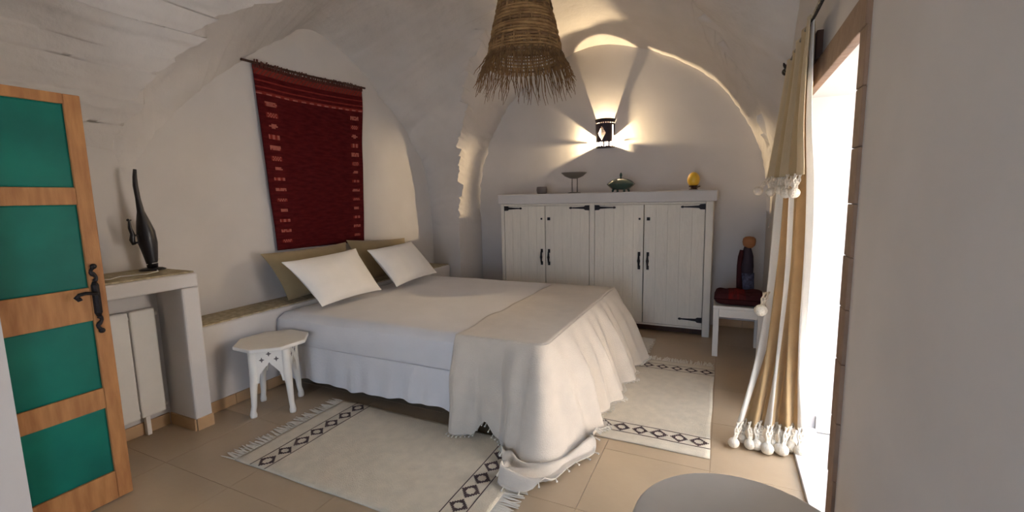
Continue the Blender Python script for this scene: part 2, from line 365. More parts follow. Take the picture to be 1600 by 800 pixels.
# ================================================================== bed
BX0, BX1, BY0, BY1, BZ = -3.385, -.98, 2.50, 4.52, .64
bed = thing('double_bed', 'wide low bed with white sheets against the plaster ledge', 'bed', (-2.2, 3.5, 0))
MB().box(BX0, BX1-.05, BY0+.06, BY1-.05, .14, .37).build('base', 'dark_wood', bed)
for lx in (BX0+.12, BX1-.2):
    for ly in (BY0+.25, BY1-.2): MB().box(lx-.03, lx+.03, ly-.03, ly+.03, 0, .14).build('leg', 'dark_wood', bed, bevel=.004)
def mattress_fn():
    m = MB(); nx, ny = 60, 50
    def sup(u, a, b, r):       # rounded side
        return lerp(a, b, u)
    def top(u, v):
        x, y = lerp(BX0, BX1, u), lerp(BY0, BY1, v)
        e = min(x-BX0, BX1-x, y-BY0, BY1-y); rr = .07
        dz = 0 if e > rr else rr - math.sqrt(max(0, rr*rr-(rr-e)**2))
        return (x, y, BZ - dz*.8 + .008*hnoise(x*2.5, y*2.5) + .004*hnoise(x*8, y*5))
    m.grid(top, nx, ny)
    per = [(u/60, 0) for u in range(61)] + [(1, v/50) for v in range(1, 51)] + [(1-u/60, 1) for u in range(1, 61)] + [(0, 1-v/50) for v in range(1, 50)]
    prev = None; cols = []
    for u, v in per:
        p = Vector(top(u, v)); o = Vector(((u-.5 > .499) - (u-.5 < -.499), (v-.5 > .499)-(v-.5 < -.499), 0))
        col = [p] + [Vector((p.x, p.y, 0)) + o*(.012*math.sin(PI*t)+.006*hnoise(p.x*3, p.y*3, t*2)) + Vector((0, 0, lerp(p.z, .36, t))) for t in (.25, .5, .75, 1)]
        cols.append(col)
    n = len(cols); V = [q for c_ in cols for q in c_]
    m.add(V, [(i*5+k, ((i+1) % n)*5+k, ((i+1) % n)*5+k+1, i*5+k+1) for i in range(n) for k in range(4)])
    return m
mattress_fn().build('mattress', 'sheet', bed, smooth=True)
def skirt_path(s):            # s metres along: near side then foot side
    L1 = BX1-BX0-.02
    if s < L1: return Vector((BX0+.01+s, BY0, 0)), Vector((0, -1, 0))
    return Vector((BX1-.02, BY0+(s-L1), 0)), Vector((1, 0, 0))
sk = MB(); LS = (BX1-BX0)+(BY1-BY0)-.05
def skf(u, v):
    p, n_ = skirt_path(u*LS)
    ruff = .5+.5*math.sin(u*LS*2*PI/.19 + 2*hnoise(u*LS*2.2))
    hem = .105 + .03*hnoise(u*LS*1.7, 4) + .007*math.sin(u*LS*2*PI/.31+1)
    return p + n_*(.012 + v*(.012+.022*ruff)) + Vector((0, 0, lerp(.385, hem, v)))
sk.grid(skf, 260, 8); sk.build('bed_skirt', 'sheet', bed, smooth=True)
# ---- pillows
def pillow(name, label, m, BLc, BRc, TRc, TLc, th, group, soft=.55):
    P = [Vector(p) for p in (BLc, BRc, TRc, TLc)]; cen = sum(P, Vector())/4
    nrm = ((P[1]-P[0]).cross(P[3]-P[0])).normalized()
    mb = MB(); N = 26
    def f(sgn):
        def fn(u, v):
            uu, vv = 2*u-1, 2*v-1
            pin = 1 - .07*(1-abs(uu)**2)*abs(vv)**3 ; pin2 = 1-.07*(1-abs(vv)**2)*abs(uu)**3
            a, b = uu*pin2, vv*pin
            p = (P[0]*(1-a)*(1-b) + P[1]*(1+a)*(1-b) + P[2]*(1+a)*(1+b) + P[3]*(1-a)*(1+b))/4
            t = ((1-abs(uu)**2.6)*(1-abs(vv)**2.6))
            return p + nrm*sgn*(th/2*max(0, t)**soft + .004) + nrm*.012*hnoise(p.y*5, p.z*5, sgn)*t
        return fn
    mb.grid(f(1), N, N); mb.grid(f(-1), N, N)
    e = [(i/N, 0) for i in range(N)] + [(1, i/N) for i in range(N)] + [(1-i/N, 1) for i in range(N)] + [(0, 1-i/N) for i in range(N)]
    A = [f(1)(*q) for q in e]; B = [f(-1)(*q) for q in e]; n = len(e)
    mb.add(A+B, [(i, (i+1) % n, n+(i+1) % n, n+i) for i in range(n)])
    o = mb.build(name, m, smooth=True, loc=(cen.x, cen.y, min(p.z for p in P)))
    return tag(o, label, 'pillow', group)
pillow('pillow', 'olive beige pillow nearest the bedside table, propped on the ledge', 'pillow_olive', (-3.44, 2.66, .70), (-3.44, 3.46, .70), (-3.60, 3.52, 1.13), (-3.60, 2.55, 1.12), .16, 'olive back pillows')
pillow('pillow', 'olive beige pillow at the far side, propped on the ledge', 'pillow_olive', (-3.44, 3.56, .70), (-3.44, 4.45, .70), (-3.60, 4.48, 1.09), (-3.60, 3.53, 1.15), .16, 'olive back pillows')
pillow('pillow', 'white pillow leaning on the bed nearest the bedside table', 'pillow_white', (-3.00, 2.63, .69), (-3.01, 3.36, .69), (-3.33, 3.38, 1.085), (-3.33, 2.54, 1.06), .15, 'white front pillows')
pillow('pillow', 'white pillow leaning on the far half of the bed', 'pillow_white', (-2.97, 3.54, .69), (-3.05, 4.36, .70), (-3.33, 4.26, 1.075), (-3.33, 3.54, 1.05), .15, 'white front pillows')
# ---- throw draped over the foot corner
tw = thing('throw_blanket', 'cream fringed throw draped over the foot of the bed onto the floor', 'blanket', (-1.1, 2.6, 0))
TX0 = -1.60; TL1 = (BX1-.05)-TX0; ARC = .22; TL2 = 1.85
TLEN = TL1+ARC+TL2
def tper(s):
    if s < TL1: return Vector((TX0+s, BY0-.02, 0)), Vector((0, -1, 0))
    if s < TL1+ARC:
        a = (s-TL1)/ARC*PI/2; return Vector((BX1-.05+.07*math.sin(a), BY0+.05-.07*math.cos(a), 0)), Vector((math.sin(a), -math.cos(a), 0))
    return Vector((BX1+.02, BY0+.05+(s-TL1-ARC), 0)), Vector((1, 0, 0))
def tdrop(s):
    """(fabric length, flare angle)"""
    q = s/TL1
    if s < TL1: return .64 - .10*math.exp(-((q-.42)/.10)**2) + .36*max(0, (q-.70)/.30)**1.1, lerp(.06, .26, q*q)
    if s < TL1+ARC: return lerp(1.00, .74, ((s-TL1)/ARC)**.9) + .05*math.sin((s-TL1)/ARC*9), .27
    r = (s-TL1-ARC)/TL2; return lerp(.74, .68, min(1, r*4)), lerp(.27, .42, r)
def tfn(u, v):
    s = u*TLEN; p, n_ = tper(s); D, ph = tdrop(s); d = v*D
    zt = BZ+.012
    straight = zt-.012
    lim = straight/math.cos(ph)
    fold = ((.022+.016*hnoise(s*2.3, 7))*math.sin(s*2*PI/.21+1.0+2.5*hnoise(s*1.9, 2)) + .030*math.sin(s*2*PI/.47+.4) + .022*hnoise(s*5, d*2) - .09*math.exp(-((s/TL1-.46)/.10)**2)*(s < TL1))*min(1, d/.35)
    tang = Vector((-n_.y, n_.x, 0))
    if d <= lim: out, zz = d*math.sin(ph), zt-d*math.cos(ph)
    else: g = d-lim; k = min(1, g/.07); out, zz = lim*math.sin(ph)+g*.72, zt-straight + k*(.055*max(0, math.sin(g*26 + 3*hnoise(s*4, 1)))**1.5 + .05*max(0, hnoise(s*9, d*5, 2)) + .035*max(0, math.sin(s*31+g*12)))
    edge = .012*math.sin(min(1, d/.06)*PI/2) + .045*min(1, d/.25)
    wob = (.03*hnoise(s*3, d*3, 5) + .05*max(0, d-lim)/.3*math.sin(s*17))*min(1, d/.3)
    q = p + n_*(out+edge+max(fold, -.8*out)) + tang*wob
    q.z = max(zz, .023+.004*hnoise(q.x*9, q.y*9)); return q
tm = MB(); tm.grid(tfn, 320, 90)
def ttop(u, v):
    s = u*TLEN; p = Vector(tfn(u, 0)); r = max(0, min(1, (s-.02)/(TLEN)))
    qx, qy = TX0+.02*hnoise(r*6), lerp(BY0+.02, BY1-.12, r)
    q = p.lerp(Vector((qx, qy, BZ+.012)), v)
    q.z = BZ+.013 + .010*hnoise(q.x*3, q.y*3, 3)*min(1, v*4) + .012*max(0, math.sin(q.y*9+q.x*4))*min(1, v*4)*.5
    return q
tm.grid(ttop, 260, 24)
tm.build('cloth', 'throw_cotton', tw, smooth=True, solid=.006)
hb = MB()
for i in range(0, 105):
    u = i/104; q = Vector(tfn(u, .998)); p0, n_ = tper(u*TLEN)
    hb.tube([q, q+n_*.014+Vector((0, 0, -.006 if q.z > .03 else .002)), q+n_*.03+Vector((0, 0, -.012 if q.z > .04 else 0))], [.0035, .003, .006], 5)
hb.build('hem_fringe', 'rug_fringe', tw)['kind'] = 'stuff'

# ================================================================== bedside table
st = thing('side_table', 'white carved eight-sided bedside table', 'table', (-3.06, 2.20, 0))
cx, cy = -3.07, 2.205; STZ = .53
R8 = [(cx+.262*math.cos(PI/8*(2*k)+.35)*(1), cy+.262*math.sin(PI/8*(2*k)+.35)) for k in range(8)]
MB().prism(R8, lambda u, v, d: (u, v, d), STZ-.028, STZ).build('table_top', 'white_paint', st, bevel=.008, seg=3)
feet = [(-3.06, 2.0), (-2.865, 2.175), (-3.045, 2.395), (-3.25, 2.216)]
for fx, fy in feet:
    dx, dy = (cx-fx)*.16, (cy-fy)*.16
    MB().tube([(fx+dx, fy+dy, STZ-.028), (fx+dx, fy+dy, .30), (fx+dx*.6, fy+dy*.6, .22), (fx+dx*.3, fy+dy*.3, .08), (fx, fy, .045), (fx, fy, .02), (fx, fy, 0)], [.032, .032, .025, .019, .020, .025, .022], 8).build('leg', 'white_paint', st, smooth=True)
for k in range(4):
    a = Vector((*feet[k], 0)); b = Vector((*feet[(k+1) % 4], 0)); ce_ = Vector((cx, cy, 0))
    a = a+(ce_-a)*.16; b = b+(ce_-b)*.16; t = (b-a); L = t.length; t.normalize(); n_ = Vector((t.y, -t.x, 0))
    if n_.dot(a-ce_) < 0: n_ = -n_
    prof = [(0, 0), (L, 0), (L, -.25), (L*.86, -.25), (L*.81, -.185), (L*.74, -.165), (L*.63, -.135), (L*.56, -.12), (L*.5, -.098), (L*.44, -.12), (L*.37, -.135), (L*.26, -.165), (L*.19, -.185), (L*.14, -.25), (0, -.25)]
    fn = lambda u, v, d: a+t*u+n_*d+Vector((0, 0, STZ-.03+v))
    ap = MB().prism(prof, fn, .005, .021).build('apron', 'white_paint', st)
    for su, sv in ((.5, -.036), (.28, -.078), (.72, -.078)):
        star = []
        for j in range(8):
            r = .019 if j % 2 == 0 else .008
            star.append((L*su+r*math.cos(j*PI/4), sv+r*1.1*math.sin(j*PI/4)))
        MB().prism(star, fn, .018, .0225).build('star_hole_shade', 'grey_clay', ap)  # grey star plate, coloured as the shade inside a pierced hole

# ================================================================== rugs
def rug(name, label, x0, x1, y0, y1, along, z0, group, seed, bands, ends=(0, 1)):
    """along = 'x' : long axis along x; bands = positions (from start) of the motif bands"""
    cx_, cy_ = (x0+x1)/2, (y0+y1)/2; rg = thing(name, label, 'rug', (cx_, cy_, 0), group)
    def hz(x, y): return z0+.006+.0035*hnoise(x*3+seed, y*3)
    def P(l, w, dz=0.):      # l along length 0..L, w across 0..W
        ex = .012*hnoise(l*2.2, seed+w*9)
        if along == 'x': x, y = x0+l, y0+w+ex
        else: x, y = x0+w+ex, y0+l
        return Vector((x, y, hz(x, y)+dz))
    L, W = (x1-x0, y1-y0) if along == 'x' else (y1-y0, x1-x0)
    m = MB(); m.grid(lambda u, v: P(u*L, v*W), 60, 30); m.build('woven_body', 'rug_wool', rg, smooth=True, solid=.008)
    fb = MB(); rn = random.Random(seed)
    for end in ends:
        n = 90
        for i in range(n):
            w = W*(i+.5)/n; s = -1 if end == 0 else 1; l0 = 0 if end == 0 else L; ln = rn.uniform(.08, .13); dw = rn.uniform(-.03, .03)
            p = [P(l0, w), P(l0+s*ln*.5, min(W, max(0, w+dw*.5)), -.001), P(l0+s*ln, min(W+.02, max(-.02, w+dw)), -.003)]
            for q in p[1:]: q.z = z0+.005+rn.random()*.003
            fb.tube(p, [.0045, .0060, .003], 5, flat=.5)
    o = fb.build('fringe', 'rug_fringe', rg); o['kind'] = 'stuff'
    nm = 7
    for bpos in bands:
        for off in (-.062, .062):
            ln_ = MB(); ln_.grid(lambda u, v: P(bpos+off+(v-.5)*.0055, u*W, .0055), 40, 1); ln_.build('band_line', 'rug_dark', rg, solid=.001)
        for k in range(nm):
            wc = W*(k+.5)/nm; mt = MB(); c_ = .0098
            cells = []
            for a in range(-5, 6):
                for b in range(-5, 6):
                    d = abs(a)+abs(b)
                    if d in (4, 5) and max(abs(a), abs(b)) < 5 or (d == 5 and max(abs(a), abs(b)) == 5) or (d == 3 and abs(a) != abs(b) and 0 in (a, b)): cells.append((a, b))
            for a, b in cells:
                q = [P(bpos+(a+i)*c_, wc+(b+j)*c_, .0058) for i, j in ((-.55, -.55), (.55, -.55), (.55, .55), (-.55, .55))]
                mt.add(q, [(0, 1, 2, 3)])
            mt.build('diamond_motif', 'rug_dark', rg)
    return rg
rug('woven_rug', 'cream rug with dark diamond bands in front of the bedside', -2.64, -1.00, 1.585, 2.455, 'x', 0, 'cream rugs around the bed', 4.2, (.20, 1.475))
rug('woven_rug', 'cream rug with dark diamond bands beyond the foot of the bed', -.88, -.028, 2.72, 4.27, 'y', 0, 'cream rugs around the bed', 9.7, (.165, 1.39), (1,))
rug('woven_rug', 'cream rug mostly hidden between bed and wardrobe', -2.3, -.74, 4.42, 4.93, 'x', 0, 'cream rugs around the bed', 15.1, ())

# ================================================================== wall kilim
kl = thing('wall_kilim', 'dark red woven kilim hanging on the wall above the bed', 'wall hanging', (XL+.03, 3.3, 1.1))
KX = XL+.03
def kp(u, v):      # u 0..1 left->right (y), v 0..1 top->bottom
    tl, tr, bl, br = Vector((0, 2.715, 2.75)), Vector((0, 4.02, 2.80)), Vector((0, 2.80, 1.12)), Vector((0, 3.92, 1.10))
    p = tl.lerp(tr, u).lerp(bl.lerp(br, u), v); p.z += -.018*math.sin(PI*u)*(1-v)
    p.y += .012*hnoise(v*4, u*2+3); p.x = KX + .012*math.sin(u*9+1)*v + .010*hnoise(u*5, v*4) ; return p
NU, NV = 96, 120
def kmi(u, v):
    i, j = int(u*NU), int(v*NV)
    if v < .05: return 1 if (i+j) % 3 else 3
    if .05 <= v < .155:
        if j in (9, 13, 16): return 1
        if j == 17: return 2 if i % 7 < 4 else 1
        return 0
    if .055 < u < .15 or .85 < u < .945:
        row = (v-.17)/.058; fr_ = row-int(row); uu = (u-.055)/.095 if u < .5 else (u-.85)/.095
        if .25 < fr_ < .62:
            kind = int(row) % 4
            if kind == 0: return 2 if hnoise(i*.7, j*.9) > -.25 else 1
            if kind == 1: return 2 if abs(uu-.5) < .4 and (i+j) % 2 else 1
            if kind == 2: return 2 if abs(uu-.5)+abs(fr_-.43)*1.6 < .42 else 0
            return 2 if (i % 4) < 2 else 1
    return 0
km = MB(); km.grid(kp, NU, NV, kmi); km.build('cloth', ['kilim_red', 'kilim_stripe', 'kilim_motif', 'kilim_fringe'], kl, smooth=True, solid=.008)
MB().tube([(KX+.012, 2.61, 2.755), (KX+.012, 3.3, 2.775), (KX+.012, 4.06, 2.815)], .011, 8).build('rod', 'dark_wood', kl)
kf = MB(); rn = random.Random(5)
for i in range(70):
    p = kp((i+.5)/70, 0); kf.tube([p+V3(.014, 0, -.03), p+V3(.02, rn.uniform(-.01, .01), .01), p+V3(.014, rn.uniform(-.015, .015), rn.uniform(.02, .04))], .006, 5)
kf.build('fringe', 'kilim_fringe', kl)['kind'] = 'stuff'

# ================================================================== black sculpture on the shelf
sc_ = thing('sculpture', 'tall black long-necked sculpture on the plaster shelf', 'sculpture', (-3.60, 1.72, 1.106))
K = 3.60/3.50
def sp(y, z): return (-3.60, y*K, 1.55+(z-1.55)*K)
sp_pts = [(1.690, 1.122, .03), (1.689, 1.17, .034), (1.685, 1.236, .044), (1.679, 1.302, .054), (1.674, 1.38, .052), (1.665, 1.453, .037), (1.659, 1.517, .021), (1.653, 1.601, .015), (1.648, 1.684, .015), (1.650, 1.74, .013), (1.656, 1.79, .010)]
MB().tube([sp(a, b) for a, b, r in sp_pts], [r for a, b, r in sp_pts], 14).build('body', 'bronze', sc_, smooth=True)
MB().lathe([(.075, 0), (.078, .006), (.06, .014), (.035, .018)], (-3.60, 1.735, 1.106), 24).build('base', 'bronze', sc_, smooth=True)
at = MB(); at.tube([sp(1.60, 1.30), sp(1.592, 1.33), sp(1.598, 1.37), sp(1.588, 1.41), sp(1.588, 1.455), sp(1.60, 1.462)], [.012, .017, .014, .012, .007, .005], 8)
at.tube([sp(1.60, 1.36), sp(1.64, 1.36)], .007, 6); at.tube([sp(1.60, 1.31), sp(1.645, 1.315)], .007, 6); at.ball(sp(1.583, 1.462), .009)
at.build('side_figure', 'bronze', sc_, smooth=True)
MB().tube([sp(1.655, 1.155)[:2]+(1.148,), (-3.545, 1.745, 1.16), (-3.60, 1.785, 1.178)], .0035, 6).build('white_band', 'cord_white', sc_)
tag(MB().tube([(-3.56, 1.74, 1.110), (-3.46, 1.70, 1.110), (-3.40, 1.60, 1.110), (-3.45, 1.48, 1.110), (-3.38, 1.40, 1.110), (-3.44, 1.25, 1.110)], .0035, 6).build('power_cord', 'cord_white', loc=(-3.56, 1.74, 1.107)), 'thin white cord lying on the stone shelf top', 'cord')

# ================================================================== wardrobe
wd = thing('wardrobe', 'low white wooden wardrobe with black iron strap hinges', 'wardrobe', (-1.35, 5.45, 0))
WY, WX0, WX1, WT = 5.20, -2.60, -.10, 1.60
def wb(name, x0, x1, y0, y1, z0, z1, m='white_wood', bevel=.005, par=wd): return MB().box(x0, x1, y0, y1, z0, z1).build(name, m, par, bevel=bevel)
wb('side_panel', WX0, WX0+.045, WY, YB-.012, 0, 1.48); wb('side_panel', WX1-.075, WX1, WY, YB-.012, 0, 1.48)
wb('center_stile', -1.435, -1.375, WY, YB-.02, .078, 1.48)
wb('back_panel', WX0+.045, WX1-.075, YB-.03, YB-.012, .06, 1.48); wb('bottom_shelf', WX0+.045, WX1-.075, WY+.03, YB-.03, .078, .095)
wb('gap_shade', WX0+.045, WX1-.075, WY+.09, WY+.11, 0, .078, 'dark_wood')  # dark board set back, its colour stands for shade in the open gap
wb('top_rail', WX0+.045, WX1-.075, WY+.006, WY+.05, 1.455, 1.48)
wb('bottom_rail', WX0+.045, WX1-.075, WY+.006, WY+.05, .078, .10)
MB().box(WX0-.03, WX1+.035, WY-.035, YB-.006, 1.48, WT).build('top_slab', 'plaster', wd, bevel=.012, seg=3)
for a, b, side in ((-2.552, -1.998, -1), (-1.992, -1.438, 1), (-1.372, -.812, -1), (-.806, -.178, 1)):
    d = wb('door', a+.002, b-.002, WY+.014, WY+.034, .105, 1.452, bevel=.002)
    n = 5; w = (b-a-.004)/n
    for i in range(n): wb('plank', a+.002+i*w+.0003, a+.002+(i+1)*w-.0003, WY+.002, WY+.014, .105, 1.452, bevel=.0008, par=d)
    hx, dr_ = (a, 1) if side < 0 else (b, -1)
    for hz_ in (1.425, .185):
        pr = [(0, -.030), (.045, -.028), (.06, -.014), (.14, -.009), (.20, -.007), (.205, -.013), (.222, -.010), (.228, 0), (.222, .010), (.205, .013), (.20, .007), (.14, .009), (.06, .014), (.045, .028), (0, .030)]
        MB().prism(pr, lambda u, v, dd: (hx+dr_*u*1.08, WY+dd, hz_+v), -.006, .003).build('strap_hinge', 'iron', d)
    kx = b-.045 if side < 0 else a+.045
    if side < 0: kx = b-.045
    hm = MB(); hm.tube([(kx, WY-.002, .90), (kx, WY-.022, .885), (kx, WY-.027, .845), (kx, WY-.028, .82), (kx, WY-.027, .795), (kx, WY-.022, .755), (kx, WY-.002, .74)], [.009, .010, .012, .017, .012, .010, .009], 8)
    hm.box(kx-.014, kx+.014, WY-.004, WY+.003, .72, .765); hm.box(kx-.014, kx+.014, WY-.004, WY+.003, .875, .92)
    hm.build('pull_handle', 'iron', d, smooth=False)
    e = .018 if (side > 0) else .011
    MB().box(kx-e, kx+e, WY-.008, WY+.003, 1.295-e, 1.295+e).build('lock_plate', 'iron', d, bevel=.003)
# ---- objects on the wardrobe
cp = MB().lathe([(.048, 0), (.062, .012), (.068, .05), (.064, .085), (.056, .09), (.05, .06)], (-2.08, 5.32, WT), 16).build('clay_cup', 'grey_clay', smooth=True, loc=(-2.08, 5.32, WT)); tag(cp, 'small squat grey cup at the left on the wardrobe top', 'cup')
bw = thing('footed_dish', 'shallow grey dish on two slim posts on the wardrobe', 'dish', (-1.655, 5.32, WT))
MB().lathe([(.03, .175), (.06, .182), (.11, .205), (.15, .240), (.156, .248), (.145, .244), (.10, .222), (.05, .198), (.001, .193)], (-1.66, 5.32, WT), 28).build('bowl', 'pewter', bw, smooth=True)
for px in (-1.685, -1.62): MB().tube([(px, 5.32, WT+.012), (px, 5.32, WT+.20)], [.010, .007], 8).build('post', 'pewter', bw)
MB().lathe([(.075, 0), (.078, .008), (.05, .014), (.001, .016)], (-1.655, 5.32, WT), 24).build('base', 'pewter', bw, smooth=True)
tu = thing('tureen', 'dark green glazed lidded tureen on small feet', 'tureen', (-1.10, 5.34, WT))
MB().lathe([(.06, .028), (.10, .035), (.135, .065), (.158, .088), (.160, .092)], (-1.10, 5.34, WT), 28).build('bowl', 'glaze_green', tu, smooth=True)
lid = MB().lathe([(.163, .090), (.158, .097), (.125, .128), (.08, .150), (.03, .160), (.001, .161)], (-1.10, 5.34, WT), 28).build('lid', 'glaze_green', tu, smooth=True)
MB().lathe([(.010, .158), (.009, .175), (.016, .19), (.014, .205), (.006, .222), (.001, .228)], (-1.10, 5.34, WT), 12).build('knob', 'glaze_green', lid, smooth=True)
for k in range(4):
    a = k*PI/2+.6; MB().tube([(-1.10+.085*math.cos(a), 5.34+.085*math.sin(a), WT+.04), (-1.10+.10*math.cos(a), 5.34+.10*math.sin(a), WT+.018), (-1.10+.095*math.cos(a), 5.34+.095*math.sin(a), WT+.006)], [.014, .012, .015], 8).build('foot', 'glaze_green', tu, smooth=True)
eg = thing('egg_ornament', 'yellow egg on a small dark stand on the wardrobe', 'ornament', (-.312, 5.34, WT+.008))
MB().ball((-.312, 5.34, WT+.115), .064, 18, 14, 1.28).build('egg', 'egg_yellow', eg, smooth=True)
MB().lathe([(.046, 0), (.042, .008), (.030, .02), (.038, .036), (.05, .045)], (-.312, 5.34, WT+.008), 16).build('stand', 'dark_wood', eg, smooth=True)
for k in range(3):
    a = k*2*PI/3+.2; MB().tube([(-.312+.03*math.cos(a), 5.34+.03*math.sin(a), WT+.03), (-.312+.07*math.cos(a), 5.34+.07*math.sin(a), WT+.045)], .006, 6).build('prong', 'dark_wood', eg)
tag(MB().box(-.43, -.16, 5.22, 5.46, WT, WT+.008).build('slab_mat', 'marble', bevel=.003, loc=(-.3, 5.34, WT)), 'thin white slab under the yellow egg', 'mat')

# ================================================================== sconce
so = thing('wall_sconce', 'pierced dark half-round wall lamp glowing warm above the wardrobe', 'lamp', (-1.385, YB, 2.16))
sx, sr, z0, z1 = -1.385, .118, 2.165, 2.50
sh = MB(); NT, NZ = 72, 56
def shp(u, v): a = u*PI; return (sx+sr*math.cos(a), YB-sr*math.sin(a)*1.0, lerp(z0, z1, v))
b0 = len(sh.v); sh.v += [shp(i/NT, j/NZ) for j in range(NZ+1) for i in range(NT+1)]
def hole(u, v):
    deg = u*180; zz = lerp(0, .335, v)
    if abs(deg-98)/24 + abs(zz-.165)/.085 < 1: return True
    if .012 < zz < .125 and (deg < 15 or deg > 164): return True
    if .07 < zz < .135 and (deg < 24 or deg > 154): return True
    if .012 < zz < .058 and (deg % 30) < 19: return True
    if 20 < deg < 33 and .05 < zz < .27*(1) : return True
    if .288 < zz < .302 and (deg % 14) < 8: return True
    return False
for j in range(NZ):
    for i in range(NT):
        if hole((i+.5)/NT, (j+.5)/NZ): continue
        a = b0+j*(NT+1)+i; sh.f.append((a, a+1, a+NT+2, a+NT+1)); sh.mi.append(0)
sh.build('shade', 'sconce_dark', so, smooth=True, solid=.004)
rm = MB(); rm.tube([shp(i/24, 1) for i in range(25)], .010, 8); rm.build('rim', 'iron', so, smooth=True)
bp_ = MB(); bp_.prism([(0, 0)] + [(1, 0)]*0 + [(math.cos(i/20*PI), math.sin(i/20*PI)) for i in range(21)], lambda u, v, d: (sx+u*sr, YB-v*sr, d), z0-.008, z0).build('bottom_plate', 'sconce_dark', so)
MB().box(sx-.05, sx+.05, YB-.012, YB, 2.19, 2.44).build('back_plate', 'iron', so, bevel=.003)
bl = MB(); bl.ball((sx, YB-.062, 2.192), .020, 14, 10, 1.0); bl.build('bulb', 'bulb', so, smooth=True)
MB().tube([(sx, YB-.062, z0), (sx, YB-.062, 2.178)], [.02, .016], 10).build('socket', 'iron', so)

# ================================================================== pendant lamp
PX, PY = -1.485, 3.46
pd = thing('pendant_lamp', 'woven straw pendant lamp with long frayed fringe', 'lamp', (PX, PY, 3.74))
def prad(z):   # shade radius at height
    return lerp(.305, .10, max(0, min(1, (z-2.64)/.86)))
rn = random.Random(12); nr = 34
for i in range(nr):
    z = 2.64+.86*i/nr; r = prad(z)
    pts = [(PX+(r+.006*hnoise(a*1.3, i*3.3))*math.cos(a), PY+(r+.006*hnoise(a*1.3, i*3.3))*math.sin(a), z+.008*hnoise(a*.8, i*1.7)) for a in [2*PI*k/36 for k in range(37)]]
    MB().tube(pts, .0125 if i > 4 and i % 7 else .0075, 6, cap=False).build('woven_ring', 'straw' if i % 5 else 'straw_dark', pd, smooth=True)
MB().lathe([(.10, 3.50), (.095, 3.53), (.05, 3.56), (.02, 3.57)], (PX, PY, 0), 20).build('cap', 'straw_dark', pd, smooth=True)
stv = MB()
for i in range(120):                      # canes running down the woven part
    a = 2*PI*i/120+rn.uniform(-.02, .02); pts = []
    for k in range(7):
        z = lerp(3.5, 2.60, k/6); r = prad(z)+.010*math.sin(k*PI+i); pts.append((PX+r*math.cos(a+.02*hnoise(k, i)), PY+r*math.sin(a+.02*hnoise(k, i)), z))
    stv.tube(pts, .0045, 5)
stv.build('straw_canes', 'straw', pd)['kind'] = 'stuff'
fz = MB()
for i in range(210):
    a = 2*PI*i/210+rn.uniform(-.03, .03); L = rn.uniform(.17, .31) * (1 if rn.random() < .8 else .6); z_ = 2.64; pts = []; da = rn.uniform(-.30, .30); ro = rn.uniform(-.01, .075)
    w = rn.uniform(.004, .014); ph = rn.uniform(0, 6)
    for k in range(6):
        t = k/5; r = .303+.045*t+ro*t+w*math.sin(t*9+ph)
        pts.append((PX+r*math.cos(a+da*t*.5+w*2*math.sin(t*8+ph)), PY+r*math.sin(a+da*t*.5), z_+.03-L*t))
    fz.tube(pts, [.0042, .004, .0035, .003, .0025, .0015], 4)
fz.build('frayed_fringe', 'straw_dark', pd)['kind'] = 'stuff'
MB().tube([(PX, PY, 3.56), (PX, PY, 3.745)], .006, 6).build('cord', 'iron', pd)

# ================================================================== curtain, rod
ro_ = thing('curtain_rod', 'black iron curtain rod above the doorway', 'curtain rod', (XR, 2.9, 2.37))
RX, RZ = .355, 2.385
MB().tube([(RX, 1.75, RZ), (RX, 3.72, RZ)], .011, 8).build('rod', 'iron', ro_)
fi = MB(); fi.ball((RX, 3.76, RZ), .026); fi.tube([(RX, 3.70, RZ), (RX, 3.74, RZ)], .016, 8); fi.tube([(RX, 3.77, RZ+.02), (RX+.01, 3.78, RZ+.05), (RX+.02, 3.775, RZ+.07)], [.008, .010, .004], 6); fi.tube([(RX, 3.77, RZ+.02), (RX-.01, 3.78, RZ+.05), (RX-.016, 3.775, RZ+.065)], [.008, .010, .004], 6)
fi.build('finial', 'iron', ro_, smooth=True)
for yy in (3.66, 1.85): MB().tube([(RX, yy, RZ), (XR-.02, yy, RZ-.02), (XR+.002, yy, RZ-.05)], .008, 6).build('bracket', 'iron', ro_)
cu = thing('curtain', 'cream and tan striped curtain with pompom tassels by the doorway', 'curtain', (.32, 3.1, 0))
Lc = [(.372, 3.56, 2.40), (.37, 3.46, 2.319), (.345, 3.42, 1.884), (.33, 3.40, 1.6), (.305, 3.30, 1.067), (.245, 3.15, .593), (.115, 3.0, .11)]
Rc = [(.365, 2.69, 2.40), (.38, 2.74, 2.2), (.40, 2.80, 1.879), (.425, 2.85, 1.553), (.44, 2.90, 1.026), (.455, 2.98, .5), (.485, 3.03, .13)]
cl_s, cr_s = spline(Lc, 80), spline(Rc, 80)
def cfn(u, v, off=0., amp=.026):
    k = v*80; i = min(79, int(k)); t = k-i
    a = cl_s[i].lerp(cl_s[i+1], t); b = cr_s[i].lerp(cr_s[i+1], t); d = b-a; n_ = Vector((-d.y, d.x, 0)).normalized()
    if n_.x > 0: n_ = -n_
    if abs(n_.x) < .3 and n_.y > 0: n_ = -n_
    A = amp*(.6+.6*v); A *= 1-max(0, (u-.9)/.1)*.5
    p = a.lerp(b, u) + n_*(A*math.sin(u*2*PI*4.3+.5+1.2*math.sin(v*3)) + .012*hnoise(u*6, v*3) + off)
    if p.x > XR-.02 and not (2.1 < p.y < 3.3): p.x = XR-.02
    return p
def cstripe(u, v):
    if u < .09 or .43 < u < .51 or u > .91: return 2
    return 1
cm = MB(); cm.grid(cfn, 96, 80, cstripe); cm.build('drape', ['curtain_cream', 'curtain_tan', 'curtain_white'], cu, smooth=True, solid=.004)
VV = .335
